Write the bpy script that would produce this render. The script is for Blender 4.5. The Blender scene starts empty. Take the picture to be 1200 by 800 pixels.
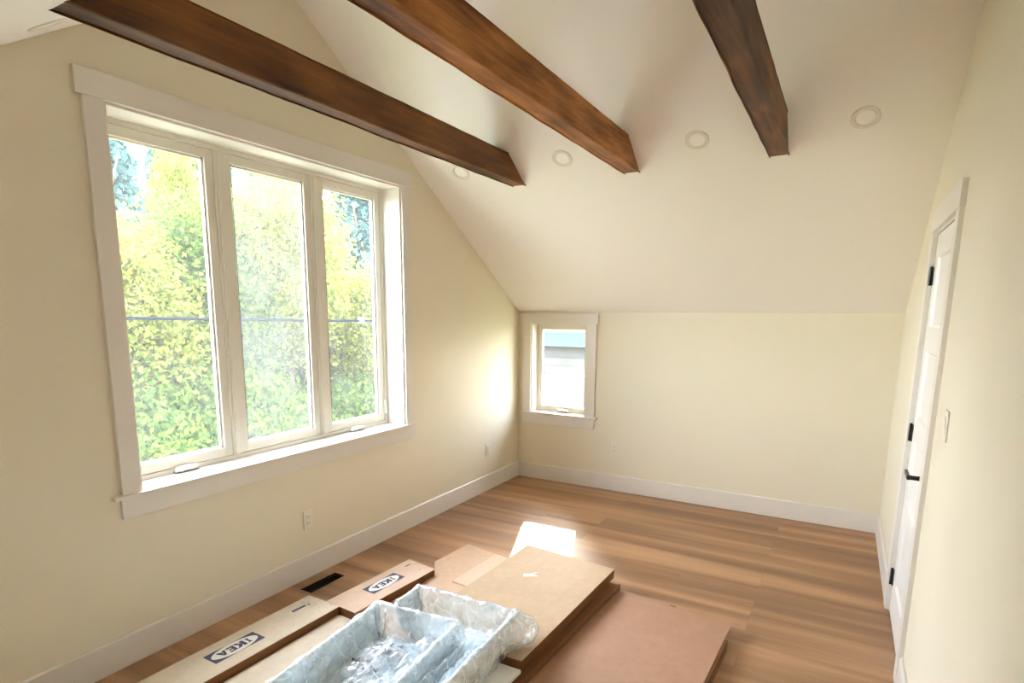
import bpy, bmesh, math, random
import numpy as np
from mathutils import Vector, Matrix, noise

random.seed(7)
sc = bpy.context.scene
COL = sc.collection

# ------------------------------------------------------------------ helpers
def lin(c):
    return tuple(((v/255)/12.92 if v/255 <= 0.04045 else ((v/255+0.055)/1.055)**2.4) for v in c) + (1,)

class MB:
    """collects faces, then links them as ONE mesh object"""
    def __init__(s): s.v=[]; s.f=[]; s.m=[]
    def poly(s, pts, mi=0):
        n=len(s.v); s.v+= [tuple(p) for p in pts]; s.f.append(tuple(range(n,n+len(pts)))); s.m.append(mi)
    def hexa(s, a, b, mi=0):
        """a: 4 bottom points, b: 4 top points (same order, counter-clockwise from above)"""
        n=len(s.v); s.v += [tuple(p) for p in a]+[tuple(p) for p in b]
        for f in ((3,2,1,0),(4,5,6,7),(0,1,5,4),(1,2,6,5),(2,3,7,6),(3,0,4,7)):
            s.f.append(tuple(n+i for i in f)); s.m.append(mi)
    def box(s, x0,x1,y0,y1,z0,z1, mi=0):
        s.hexa([(x0,y0,z0),(x1,y0,z0),(x1,y1,z0),(x0,y1,z0)],[(x0,y0,z1),(x1,y0,z1),(x1,y1,z1),(x0,y1,z1)],mi)
    def prism(s, base, off, mi=0):
        """extrude polygon by the vector off"""
        k=len(base); n=len(s.v); o=Vector(off)
        s.v += [tuple(p) for p in base]+[tuple(Vector(p)+o) for p in base]
        s.f.append(tuple(range(n+k-1,n-1,-1))); s.m.append(mi)
        s.f.append(tuple(range(n+k,n+2*k))); s.m.append(mi)
        for i in range(k):
            j=(i+1)%k; s.f.append((n+i,n+j,n+k+j,n+k+i)); s.m.append(mi)
    def tube(s, pts, r, seg=10, mi=0, cap=True):
        pts=[Vector(p) for p in pts]; rings=[]
        rr = r if isinstance(r,(list,tuple)) else [r]*len(pts)
        for i,p in enumerate(pts):
            d=(pts[min(i+1,len(pts)-1)]-pts[max(i-1,0)]).normalized()
            up=Vector((0,0,1)) if abs(d.z)<.95 else Vector((1,0,0))
            a=d.cross(up).normalized(); b=d.cross(a).normalized()
            n=len(s.v); rings.append(n)
            for k in range(seg):
                t=2*math.pi*k/seg; s.v.append(tuple(p+(a*math.cos(t)+b*math.sin(t))*rr[i]))
        for i in range(len(pts)-1):
            for k in range(seg):
                k2=(k+1)%seg; s.f.append((rings[i]+k,rings[i]+k2,rings[i+1]+k2,rings[i+1]+k)); s.m.append(mi)
        if cap:
            s.f.append(tuple(rings[0]+k for k in range(seg))); s.m.append(mi)
            s.f.append(tuple(rings[-1]+k for k in reversed(range(seg)))); s.m.append(mi)
    def lathe(s, prof, c, axis=(0,0,1), seg=40, mi=0):
        """prof: (radius, height) pairs round an axis through c"""
        ax=Vector(axis).normalized(); up=Vector((1,0,0)) if abs(ax.x)<.9 else Vector((0,1,0))
        a=ax.cross(up).normalized(); b=ax.cross(a).normalized(); c=Vector(c); R=[]
        for r,h in prof:
            n=len(s.v); R.append(n)
            for k in range(seg):
                t=2*math.pi*k/seg; s.v.append(tuple(c+ax*h+(a*math.cos(t)+b*math.sin(t))*r))
        for i in range(len(prof)-1):
            for k in range(seg):
                k2=(k+1)%seg; s.f.append((R[i]+k,R[i]+k2,R[i+1]+k2,R[i+1]+k)); s.m.append(mi)
    def build(s, name, mats, parent=None, bevel=0, smooth=False, bseg=2, ac=None):
        me=bpy.data.meshes.new(name); me.from_pydata(s.v,[],s.f); 
        if not isinstance(mats,(list,tuple)): mats=[mats]
        for m in mats: me.materials.append(m)
        me.polygons.foreach_set('material_index', s.m)
        bm=bmesh.new(); bm.from_mesh(me); bmesh.ops.remove_doubles(bm,verts=bm.verts,dist=1e-6) if not bevel==-1 else None
        bmesh.ops.recalc_face_normals(bm,faces=bm.faces); bm.to_mesh(me); bm.free()
        if smooth: me.polygons.foreach_set('use_smooth',[True]*len(me.polygons))
        me.update()
        o=bpy.data.objects.new(name,me); COL.objects.link(o)
        if parent: o.parent=parent
        if bevel>0:
            b=o.modifiers.new('bevel','BEVEL'); b.width=bevel; b.segments=bseg; b.limit_method='ANGLE'; b.angle_limit=math.radians(40)
        return o

def empty(name, loc=(0,0,0), rot=(0,0,0)):
    o=bpy.data.objects.new(name,None); COL.objects.link(o); o.location=loc; o.rotation_euler=rot; o.empty_display_size=.05; return o
def tag(o, label, cat, group=None, kind=None):
    if label: o['label']=label
    if cat: o['category']=cat
    if group: o['group']=group
    if kind: o['kind']=kind
    return o
def struct(o, label=None, cat=None):
    o['kind']='structure'
    if label: o['label']=label
    if cat: o['category']=cat
    return o
def copy_tree(o, parent=None):
    c=o.copy(); COL.objects.link(c)
    if parent is not None: c.parent=parent
    for ch in list(o.children): copy_tree(ch,c)
    return c

# ------------------------------------------------------------------ materials
def mat(name, col=(200,200,200), rough=.5, spec=.5, bump=0, bscale=200, metallic=0, var=0, vscale=3):
    m=bpy.data.materials.new(name); m.use_nodes=True; nt=m.node_tree; b=nt.nodes['Principled BSDF']
    c=lin(col) if max(col)>1.001 else tuple(col)+(1,)
    b.inputs['Base Color'].default_value=c; b.inputs['Roughness'].default_value=rough
    b.inputs['Specular IOR Level'].default_value=spec; b.inputs['Metallic'].default_value=metallic
    if bump or var:
        tc=nt.nodes.new('ShaderNodeTexCoord')
    if bump:
        n=nt.nodes.new('ShaderNodeTexNoise'); n.inputs['Scale'].default_value=bscale; n.inputs['Detail'].default_value=3
        nt.links.new(tc.outputs['Object'],n.inputs['Vector'])
        bp=nt.nodes.new('ShaderNodeBump'); bp.inputs['Strength'].default_value=bump; bp.inputs['Distance'].default_value=.002
        nt.links.new(n.outputs['Fac'],bp.inputs['Height']); nt.links.new(bp.outputs['Normal'],b.inputs['Normal'])
    if var:
        n=nt.nodes.new('ShaderNodeTexNoise'); n.inputs['Scale'].default_value=vscale; n.inputs['Detail'].default_value=4
        nt.links.new(tc.outputs['Object'],n.inputs['Vector'])
        mx=nt.nodes.new('ShaderNodeMix'); mx.data_type='RGBA'
        mx.inputs['A'].default_value=tuple(v*(1-var) for v in c[:3])+(1,); mx.inputs['B'].default_value=tuple(min(1,v*(1+var)) for v in c[:3])+(1,)
        nt.links.new(n.outputs['Fac'],mx.inputs['Factor']); nt.links.new(mx.outputs['Result'],b.inputs['Base Color'])
    return m

M={}
M['wall']=mat('wall_paint',(228,220,199),.55,.35,bump=.25,bscale=260)
M['ceil']=mat('ceiling_paint',(245,242,237),.6,.3,bump=.25,bscale=240)
M['trim']=mat('trim_paint',(226,221,213),.35,.5)
M['vinyl']=mat('window_vinyl',(226,222,210),.3,.5)
M['gasket']=mat('window_gasket',(120,118,110),.5)
M['door']=mat('door_paint',(232,230,226),.35,.5)
M['black']=mat('black_metal',(18,17,17),.35,.5)
M['darkgap']=mat('dark_gap',(20,16,13),.8)
M['plate']=mat('cover_plate',(228,222,208),.3)
M['slot']=mat('slot_dark',(60,55,48),.6)
M['lens']=mat('lamp_lens',(250,248,243),.35)
M['ring']=mat('lamp_trim',(232,226,216),.45)
M['chrome']=mat('chrome',(200,200,205),.15,.5,metallic=1)
M['crank']=mat('crank_metal',(232,232,226),.3)
M['ink']=mat('print_ink',(52,62,92),.6)
M['ink_dark']=mat('print_ink_black',(45,38,38),.6)
M['print_white']=mat('print_white',(226,222,212),.6)
M['duct']=mat('duct_metal',(42,42,40),.6)
M['cable']=mat('cable_rubber',(22,26,36),.9,0)
M['board']=mat('white_board',(240,240,238),.3)
M['boardedge']=mat('board_edge',(214,200,170),.6)

def cardboard(name, col, k=.06):
    m=bpy.data.materials.new(name); m.use_nodes=True; nt=m.node_tree; L=nt.links; N=nt.nodes; b=N['Principled BSDF']
    tc=N.new('ShaderNodeTexCoord')
    mp=N.new('ShaderNodeMapping'); mp.inputs['Scale'].default_value=(30,24,24); L.new(tc.outputs['Object'],mp.inputs['Vector'])
    n=N.new('ShaderNodeTexNoise'); n.inputs['Scale'].default_value=1; n.inputs['Detail'].default_value=3; L.new(mp.outputs[0],n.inputs['Vector'])
    n2=N.new('ShaderNodeTexNoise'); n2.inputs['Scale'].default_value=3.5; n2.inputs['Detail'].default_value=5; L.new(tc.outputs['Object'],n2.inputs['Vector'])
    n3=N.new('ShaderNodeTexNoise'); n3.inputs['Scale'].default_value=420; n3.inputs['Detail'].default_value=2; L.new(tc.outputs['Object'],n3.inputs['Vector'])
    a=N.new('ShaderNodeMath'); a.operation='ADD'; L.new(n.outputs['Fac'],a.inputs[0]); L.new(n2.outputs['Fac'],a.inputs[1])
    a2=N.new('ShaderNodeMath'); a2.operation='ADD'; L.new(a.outputs[0],a2.inputs[0]); L.new(n3.outputs['Fac'],a2.inputs[1])
    mr=N.new('ShaderNodeMapRange'); mr.inputs['From Min'].default_value=1.1; mr.inputs['From Max'].default_value=1.9; L.new(a2.outputs[0],mr.inputs['Value'])
    c=lin(col); mx=N.new('ShaderNodeMix'); mx.data_type='RGBA'
    mx.inputs['A'].default_value=tuple(v*(1-2*k) for v in c[:3])+(1,); mx.inputs['B'].default_value=tuple(v*(1+k) for v in c[:3])+(1,)
    L.new(mr.outputs[0],mx.inputs['Factor']); L.new(mx.outputs['Result'],b.inputs['Base Color']); b.inputs['Roughness'].default_value=.62
    b.inputs['Specular IOR Level'].default_value=.35
    return m
M['card_tan']=cardboard('cardboard_tan',(180,153,122))
M['card_pink']=cardboard('cardboard_brown',(172,132,106))
M['card_pale']=cardboard('cardboard_pale',(214,199,176))
M['card_rose']=cardboard('cardboard_rose',(206,178,154))
M['card_sheet']=cardboard('cardboard_sheet',(196,164,136))
M['card_side_shaded']=cardboard('cardboard_side_shaded',(122,78,42))  # box sides darkened in the colour itself, standing in for shade
M['card_kraft']=cardboard('cardboard_kraft',(118,78,44))

def wood_floor():
    m=bpy.data.materials.new('plank_floor'); m.use_nodes=True; nt=m.node_tree; L=nt.links; N=nt.nodes; b=N['Principled BSDF']
    tc=N.new('ShaderNodeTexCoord')
    br=N.new('ShaderNodeTexBrick'); br.inputs['Scale'].default_value=1; br.inputs['Brick Width'].default_value=1.22; br.inputs['Row Height'].default_value=.178
    br.inputs['Mortar Size'].default_value=.0012; br.inputs['Mortar Smooth'].default_value=.3; br.offset=.37; br.offset_frequency=3
    br.inputs['Color1'].default_value=(0,0,0,1); br.inputs['Color2'].default_value=(1,1,1,1); br.inputs['Mortar'].default_value=(.5,.5,.5,1)
    L.new(tc.outputs['Object'],br.inputs['Vector'])
    # grain: stretched along x
    mp=N.new('ShaderNodeMapping'); mp.inputs['Scale'].default_value=(.32,6.0,1); L.new(tc.outputs['Object'],mp.inputs['Vector'])
    sep=N.new('ShaderNodeCombineXYZ'); 
    ad=N.new('ShaderNodeVectorMath'); ad.operation='ADD'; L.new(mp.outputs[0],ad.inputs[0]); 
    sc_=N.new('ShaderNodeVectorMath'); sc_.operation='SCALE'; sc_.inputs['Scale'].default_value=.28; L.new(br.outputs['Color'],sc_.inputs[0]); L.new(sc_.outputs[0],ad.inputs[1])
    n=N.new('ShaderNodeTexNoise'); n.inputs['Scale'].default_value=1.0; n.inputs['Detail'].default_value=1.6; n.inputs['Roughness'].default_value=.45; n.inputs['Distortion'].default_value=.5
    L.new(ad.outputs[0],n.inputs['Vector'])
    mp2=N.new('ShaderNodeMapping'); mp2.inputs['Scale'].default_value=(3,110,1); L.new(tc.outputs['Object'],mp2.inputs['Vector'])
    n2=N.new('ShaderNodeTexNoise'); n2.inputs['Scale'].default_value=1; n2.inputs['Detail'].default_value=3; L.new(mp2.outputs[0],n2.inputs['Vector'])
    r=N.new('ShaderNodeValToRGB'); r.color_ramp.elements[0].position=.32; r.color_ramp.elements[0].color=lin((124,90,61))
    r.color_ramp.elements[1].position=.68; r.color_ramp.elements[1].color=lin((182,141,104))
    e=r.color_ramp.elements.new(.5); e.color=lin((154,115,82))
    a=N.new('ShaderNodeMath'); a.operation='MULTIPLY_ADD'; a.inputs[1].default_value=.22; L.new(n2.outputs['Fac'],a.inputs[0])
    s=N.new('ShaderNodeMath'); s.operation='SUBTRACT'; s.inputs[1].default_value=.11; L.new(n.outputs['Fac'],s.inputs[0]); L.new(s.outputs[0],a.inputs[2])
    L.new(a.outputs[0],r.inputs['Fac'])
    hv=N.new('ShaderNodeHueSaturation'); L.new(r.outputs['Color'],hv.inputs['Color'])
    mr=N.new('ShaderNodeMapRange'); mr.inputs['To Min'].default_value=.97; mr.inputs['To Max'].default_value=1.03; L.new(br.outputs['Color'],mr.inputs['Value']); L.new(mr.outputs[0],hv.inputs['Value'])
    mx=N.new('ShaderNodeMix'); mx.data_type='RGBA'; mx.inputs['B'].default_value=lin((105,70,48)); L.new(hv.outputs['Color'],mx.inputs['A'])
    mm=N.new('ShaderNodeMath'); mm.operation='MULTIPLY'; mm.inputs[1].default_value=.3; L.new(br.outputs['Fac'],mm.inputs[0]); L.new(mm.outputs[0],mx.inputs['Factor'])
    L.new(mx.outputs['Result'],b.inputs['Base Color'])
    b.inputs['Roughness'].default_value=.42; b.inputs['Specular IOR Level'].default_value=.45
    bp=N.new('ShaderNodeBump'); bp.inputs['Strength'].default_value=.12; bp.inputs['Distance'].default_value=.001; L.new(n2.outputs['Fac'],bp.inputs['Height']); L.new(bp.outputs['Normal'],b.inputs['Normal'])
    return m
M['floor']=wood_floor()

def beam_wood(name, c0, c1, c2, seed):
    m=bpy.data.materials.new(name); m.use_nodes=True; nt=m.node_tree; L=nt.links; N=nt.nodes; b=N['Principled BSDF']
    tc=N.new('ShaderNodeTexCoord')
    mp=N.new('ShaderNodeMapping'); mp.inputs['Location'].default_value=(seed*3.1,seed*1.7,0); mp.inputs['Scale'].default_value=(22,1.6,22); L.new(tc.outputs['Object'],mp.inputs['Vector'])
    n=N.new('ShaderNodeTexNoise'); n.inputs['Scale'].default_value=1; n.inputs['Detail'].default_value=6; n.inputs['Roughness'].default_value=.62; n.inputs['Distortion'].default_value=1.2; L.new(mp.outputs[0],n.inputs['Vector'])
    mp2=N.new('ShaderNodeMapping'); mp2.inputs['Location'].default_value=(seed,seed*2.7,0); mp2.inputs['Scale'].default_value=(6,2.2,6); L.new(tc.outputs['Object'],mp2.inputs['Vector'])
    n2=N.new('ShaderNodeTexNoise'); n2.inputs['Scale'].default_value=1; n2.inputs['Detail'].default_value=4; L.new(mp2.outputs[0],n2.inputs['Vector'])
    mx=N.new('ShaderNodeMath'); mx.operation='ADD'; L.new(n.outputs['Fac'],mx.inputs[0]); L.new(n2.outputs['Fac'],mx.inputs[1])
    r=N.new('ShaderNodeValToRGB'); mr=N.new('ShaderNodeMapRange'); mr.inputs['From Min'].default_value=.6; mr.inputs['From Max'].default_value=1.4; L.new(mx.outputs[0],mr.inputs['Value']); L.new(mr.outputs[0],r.inputs['Fac'])
    e=r.color_ramp.elements; e[0].position=.18; e[0].color=lin(c0); e[1].position=.85; e[1].color=lin(c2); k=e.new(.5); k.color=lin(c1)
    # knots
    mp3=N.new('ShaderNodeMapping'); mp3.inputs['Location'].default_value=(seed*.7,seed*.9,.3); mp3.inputs['Scale'].default_value=(4.5,2.6,4.5); L.new(tc.outputs['Object'],mp3.inputs['Vector'])
    v=N.new('ShaderNodeTexVoronoi'); v.inputs['Scale'].default_value=1; L.new(mp3.outputs[0],v.inputs['Vector'])
    kr=N.new('ShaderNodeMapRange'); kr.inputs['From Min'].default_value=.07; kr.inputs['From Max'].default_value=.16; kr.inputs['To Min'].default_value=.75; kr.inputs['To Max'].default_value=0; L.new(v.outputs['Distance'],kr.inputs['Value'])
    mk=N.new('ShaderNodeMix'); mk.data_type='RGBA'; mk.inputs['B'].default_value=lin(tuple(x*.5 for x in c0)); L.new(kr.outputs[0],mk.inputs['Factor']); L.new(r.outputs['Color'],mk.inputs['A'])
    L.new(mk.outputs['Result'],b.inputs['Base Color']); b.inputs['Roughness'].default_value=.55; b.inputs['Specular IOR Level'].default_value=.35
    bp=N.new('ShaderNodeBump'); bp.inputs['Strength'].default_value=.5; bp.inputs['Distance'].default_value=.004; L.new(n.outputs['Fac'],bp.inputs['Height']); L.new(bp.outputs['Normal'],b.inputs['Normal'])
    return m

def schlick(nt, f0=.04, normal=None, gain=1.0):
    N=nt.nodes; L=nt.links; g=N.new('ShaderNodeNewGeometry')
    d=N.new('ShaderNodeVectorMath'); d.operation='DOT_PRODUCT'; L.new(g.outputs['Incoming'],d.inputs[0]); L.new(normal or g.outputs['Normal'],d.inputs[1])
    a=N.new('ShaderNodeMath'); a.operation='ABSOLUTE'; L.new(d.outputs['Value'],a.inputs[0])
    o=N.new('ShaderNodeMath'); o.operation='SUBTRACT'; o.inputs[0].default_value=1; o.use_clamp=True; L.new(a.outputs[0],o.inputs[1])
    p=N.new('ShaderNodeMath'); p.operation='POWER'; p.inputs[1].default_value=5; L.new(o.outputs[0],p.inputs[0])
    m=N.new('ShaderNodeMath'); m.operation='MULTIPLY_ADD'; m.inputs[1].default_value=(1-f0)*gain; m.inputs[2].default_value=f0*gain; m.use_clamp=True; L.new(p.outputs[0],m.inputs[0])
    return m.outputs[0]
def glass(name, haze, hcol=(1,1,1)):
    """clean gloss over clear glass with a thin uneven whitish haze"""
    m=bpy.data.materials.new(name); m.use_nodes=True; nt=m.node_tree; L=nt.links; N=nt.nodes; N.clear()
    out=N.new('ShaderNodeOutputMaterial'); tr=N.new('ShaderNodeBsdfTransparent'); tl=N.new('ShaderNodeBsdfTranslucent'); gl=N.new('ShaderNodeBsdfGlossy')
    tl.inputs['Color'].default_value=tuple(hcol)+(1,); gl.inputs['Roughness'].default_value=.02; tr.inputs['Color'].default_value=(.97,.985,.98,1)
    df=N.new('ShaderNodeBsdfDiffuse'); df.inputs['Color'].default_value=(.8,.8,.8,1)
    tc=N.new('ShaderNodeTexCoord'); n=N.new('ShaderNodeTexNoise'); n.inputs['Scale'].default_value=3.2; n.inputs['Detail'].default_value=6; n.inputs['Roughness'].default_value=.7; L.new(tc.outputs['Object'],n.inputs['Vector'])
    mr=N.new('ShaderNodeMapRange'); mr.inputs['From Min'].default_value=.3; mr.inputs['From Max'].default_value=.7; mr.inputs['To Min'].default_value=haze*.55; mr.inputs['To Max'].default_value=haze*1.45; L.new(n.outputs['Fac'],mr.inputs['Value'])
    s1=N.new('ShaderNodeMixShader'); L.new(mr.outputs[0],s1.inputs[0]); L.new(tr.outputs[0],s1.inputs[1]); L.new(tl.outputs[0],s1.inputs[2])
    s2=N.new('ShaderNodeMixShader'); L.new(schlick(nt),s2.inputs[0]); L.new(s1.outputs[0],s2.inputs[1]); L.new(gl.outputs[0],s2.inputs[2]); L.new(s2.outputs[0],out.inputs[0])
    return m
M['glass']=glass('window_glass',.013)
M['glass_mid']=glass('window_glass_mid',.024)  # stronger whitish haze for the middle pane
M['glass_small']=glass('window_glass_hazy',.012)

def film(name, dens, col):
    m=bpy.data.materials.new(name); m.use_nodes=True; nt=m.node_tree; L=nt.links; N=nt.nodes; N.clear()
    out=N.new('ShaderNodeOutputMaterial'); tr=N.new('ShaderNodeBsdfTransparent'); tl=N.new('ShaderNodeBsdfTranslucent'); df=N.new('ShaderNodeBsdfDiffuse'); gl=N.new('ShaderNodeBsdfGlossy')
    tl.inputs['Color'].default_value=tuple(col)+(1,); df.inputs['Color'].default_value=tuple(col)+(1,); gl.inputs['Roughness'].default_value=.18
    tc=N.new('ShaderNodeTexCoord'); n=N.new('ShaderNodeTexNoise'); n.inputs['Scale'].default_value=9; n.inputs['Detail'].default_value=2; n.inputs['Distortion'].default_value=.8; L.new(tc.outputs['Object'],n.inputs['Vector'])
    rg=N.new('ShaderNodeMath'); rg.operation='SUBTRACT'; rg.inputs[1].default_value=.5; L.new(n.outputs['Fac'],rg.inputs[0])
    ab=N.new('ShaderNodeMath'); ab.operation='ABSOLUTE'; L.new(rg.outputs[0],ab.inputs[0])
    mr=N.new('ShaderNodeMapRange'); mr.inputs['From Min'].default_value=0; mr.inputs['From Max'].default_value=.15; mr.inputs['To Min'].default_value=min(1,dens*1.5); mr.inputs['To Max'].default_value=dens; L.new(ab.outputs[0],mr.inputs['Value'])
    prev=mr.outputs[0]; hsum=None
    for sc_,wd_,st_,off in ((4.5,.02,.20,(0,0,0)),(8,.03,.16,(5,2,1)),(3,.14,.16,(1,7,3))):  # thin lines of higher opacity paint crease highlights into the film
        q=N.new('ShaderNodeMapping'); q.inputs['Location'].default_value=off; L.new(tc.outputs['Object'],q.inputs['Vector'])
        nn=N.new('ShaderNodeTexNoise'); nn.inputs['Scale'].default_value=sc_; nn.inputs['Detail'].default_value=1; nn.inputs['Distortion'].default_value=.6; L.new(q.outputs[0],nn.inputs['Vector'])
        a_=N.new('ShaderNodeMath'); a_.operation='SUBTRACT'; a_.inputs[1].default_value=.5; L.new(nn.outputs['Fac'],a_.inputs[0])
        b_=N.new('ShaderNodeMath'); b_.operation='ABSOLUTE'; L.new(a_.outputs[0],b_.inputs[0])
        v_=N.new('ShaderNodeMapRange'); v_.inputs['From Min'].default_value=0; v_.inputs['From Max'].default_value=wd_; v_.inputs['To Min'].default_value=st_; v_.inputs['To Max'].default_value=0; L.new(b_.outputs[0],v_.inputs['Value'])
        am=N.new('ShaderNodeMath'); am.operation='ADD'; am.use_clamp=True; L.new(prev,am.inputs[0]); L.new(v_.outputs[0],am.inputs[1]); prev=am.outputs[0]
        hh=N.new('ShaderNodeMath'); hh.operation='MINIMUM'; hh.inputs[1].default_value=.12; L.new(b_.outputs[0],hh.inputs[0])
        if hsum is None: hsum=hh.outputs[0]
        else:
            ha=N.new('ShaderNodeMath'); ha.operation='ADD'; L.new(hsum,ha.inputs[0]); L.new(hh.outputs[0],ha.inputs[1]); hsum=ha.outputs[0]
    s0=N.new('ShaderNodeMixShader'); s0.inputs[0].default_value=.5; L.new(tl.outputs[0],s0.inputs[1]); L.new(df.outputs[0],s0.inputs[2])
    s1=N.new('ShaderNodeMixShader'); L.new(prev,s1.inputs[0]); L.new(tr.outputs[0],s1.inputs[1]); L.new(s0.outputs[0],s1.inputs[2])
    bp=N.new('ShaderNodeBump'); bp.inputs['Strength'].default_value=.5; bp.inputs['Distance'].default_value=.02; L.new(hsum,bp.inputs['Height'])
    L.new(bp.outputs[0],gl.inputs['Normal']); pass
    s2=N.new('ShaderNodeMixShader'); L.new(schlick(nt,.09,None,1.2),s2.inputs[0]); L.new(s1.outputs[0],s2.inputs[1]); L.new(gl.outputs[0],s2.inputs[2]); L.new(s2.outputs[0],out.inputs[0])
    return m
M['film']=film('clear_plastic_film',.24,(.88,.96,1.0))
M['film_thick']=film('folded_plastic_film',.5,(.88,.94,.98))
M['tray']=mat('tray_plastic',(236,246,250),.3)

def leafmat(name, dark, bright, tl=.55):
    m=bpy.data.materials.new(name); m.use_nodes=True; nt=m.node_tree; L=nt.links; N=nt.nodes; N.clear()
    out=N.new('ShaderNodeOutputMaterial'); g=N.new('ShaderNodeNewGeometry'); r=N.new('ShaderNodeValToRGB'); L.new(g.outputs['Random Per Island'],r.inputs['Fac'])
    r.color_ramp.elements[0].color=lin(dark); r.color_ramp.elements[1].color=lin(bright)
    d=N.new('ShaderNodeBsdfDiffuse'); t=N.new('ShaderNodeBsdfTranslucent'); s=N.new('ShaderNodeMixShader'); s.inputs[0].default_value=tl
    L.new(r.outputs[0],d.inputs[0]); L.new(r.outputs[0],t.inputs[0]); L.new(d.outputs[0],s.inputs[1]); L.new(t.outputs[0],s.inputs[2]); L.new(s.outputs[0],out.inputs[0])
    return m
M['leaf_yellow']=leafmat('leaf_yellow_green',(90,104,38),(150,150,70))
M['leaf_green']=leafmat('leaf_green',(54,84,38),(112,128,58))
M['leaf_dark']=leafmat('leaf_blue_haze',(44,76,74),(84,118,112),.35)  # conifer leaves paled bluish, painting distance haze into their colour
M['bark']=mat('bark',(95,80,65),.9,bump=.6,bscale=20)
M['lawn']=mat('lawn',(112,118,88),.9,var=.3,vscale=1.5)
M['street']=mat('street',(140,138,134),.9,var=.1)
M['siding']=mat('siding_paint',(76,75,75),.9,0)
M['siding_grey']=mat('siding_grey',(96,104,118),.9,0)
M['brick']=mat('brick_red',(110,64,50),.9,0,var=.2,vscale=6)
M['shingle']=mat('roof_shingle',(52,60,76),.9,0,var=.15,vscale=4)
M['exterior']=mat('house_exterior',(200,195,185),.8)

# ------------------------------------------------------------------ dimensions (metres; x along the far wall, y towards it)
W=3.10; H=1.63; S=.6543; RY=-2.678; RZ=H-S*RY; YF=2*RY
T=.22                                  # wall thickness
def cz(y): return H-S*y if y>RY else H+S*(y-YF)
def xr(z): return W+.0115*z            # the right wall leans out a little
TILT=math.atan(.0115)

# floor with the open vent cut out
V0,V1,V2,V3=.096,.181,-2.805,-2.54
fl=MB()
for a in ((-.2,V0,YF-.2,.2),(V1,W+.2,YF-.2,.2),(V0,V1,YF-.2,V2),(V0,V1,V3,.2)): fl.box(a[0],a[1],a[2],a[3],-.02,0)
struct(fl.build('floor',M['floor'],bevel=-1))
vt=empty('floor_vent',(.139,-2.672,-.02)); tag(vt,'open rectangular floor vent hole without a grille by the left baseboard','vent')
d=MB(); ox,oy,oz=vt.location
d.box(V0-ox-.004,V0-ox,V2-oy,V3-oy,-.12,.0195); d.box(V1-ox,V1-ox+.004,V2-oy,V3-oy,-.12,.0195)
d.box(V0-ox,V1-ox,V2-oy-.004,V2-oy,-.12,.0195); d.box(V0-ox,V1-ox,V3-oy,V3-oy+.004,-.12,.0195)
d.box(V0-ox-.004,V1-ox+.004,V2-oy-.004,V3-oy+.004,-.125,-.12)
d.build('duct',M['duct'],vt)

# left gable wall with the big window opening
WY0,WY1,WZ0,WZ1=-3.591,-1.72,.785,2.479
w=MB()
def gable(y0,y1,z0,z1=None):
    pts=[(0,y0,z0),(0,y1,z0)]
    if z1 is not None: pts+=[(0,y1,z1),(0,y0,z1)]
    else:
        pts.append((0,y1,cz(y1)))
        if y0<RY<y1: pts.append((0,RY,RZ))
        pts.append((0,y0,cz(y0)))
    w.prism(pts,(-T,0,0))
gable(YF-T,WY0,-.1); gable(WY1,T,-.1); gable(WY0,WY1,-.1,WZ0); gable(WY0,WY1,WZ1)
struct(w.build('wall_left',M['wall'],bevel=-1))
# far knee wall with the small window opening
KX0,KX1,KZ0,KZ1=.14,.712,.645,1.524
w=MB()
for a in ((0,KX0,-.1,H+.02),(KX1,W+.1,-.1,H+.02),(KX0,KX1,-.1,KZ0),(KX0,KX1,KZ1,H+.02)): w.box(a[0],a[1],0,T,a[2],a[3])
struct(w.build('wall_back',M['wall'],bevel=-1))
w=MB(); w.box(0,W+.1,YF-T,YF,-.1,H+.02); struct(w.build('wall_front',M['wall']))
# right wall with the door opening
DY0,DY1,DZ=-2.03,-1.318,2.035
w=MB()
def rw(y0,y1,z0,z1=None):
    pts=[(xr(z0),y0,z0),(xr(z0),y1,z0)]
    if z1 is not None: pts+=[(xr(z1),y1,z1),(xr(z1),y0,z1)]
    else:
        pts.append((xr(cz(y1)),y1,cz(y1)))
        if y0<RY<y1: pts.append((xr(RZ),RY,RZ))
        pts.append((xr(cz(y0)),y0,cz(y0)))
    w.prism(pts,(.12,0,0))
rw(YF-T,DY0,-.1); rw(DY1,T,-.1); rw(DY0,DY1,DZ)
struct(w.build('wall_right',M['wall'],bevel=-1))
# ceiling: both slopes
c=MB(); e=.3
c.hexa([(-T-.02,RY,RZ),(W+.35,RY,RZ),(W+.35,e,H-S*e),(-T-.02,e,H-S*e)],[(-T-.02,RY,RZ+.12),(W+.35,RY,RZ+.12),(W+.35,e,H-S*e+.12),(-T-.02,e,H-S*e+.12)])
c.hexa([(-T-.02,YF-e,H-S*e),(W+.35,YF-e,H-S*e),(W+.35,RY,RZ),(-T-.02,RY,RZ)],[(-T-.02,YF-e,H-S*e+.12),(W+.35,YF-e,H-S*e+.12),(W+.35,RY,RZ+.12),(-T-.02,RY,RZ+.12)])
struct(c.build('ceiling',M['ceil']))
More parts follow.
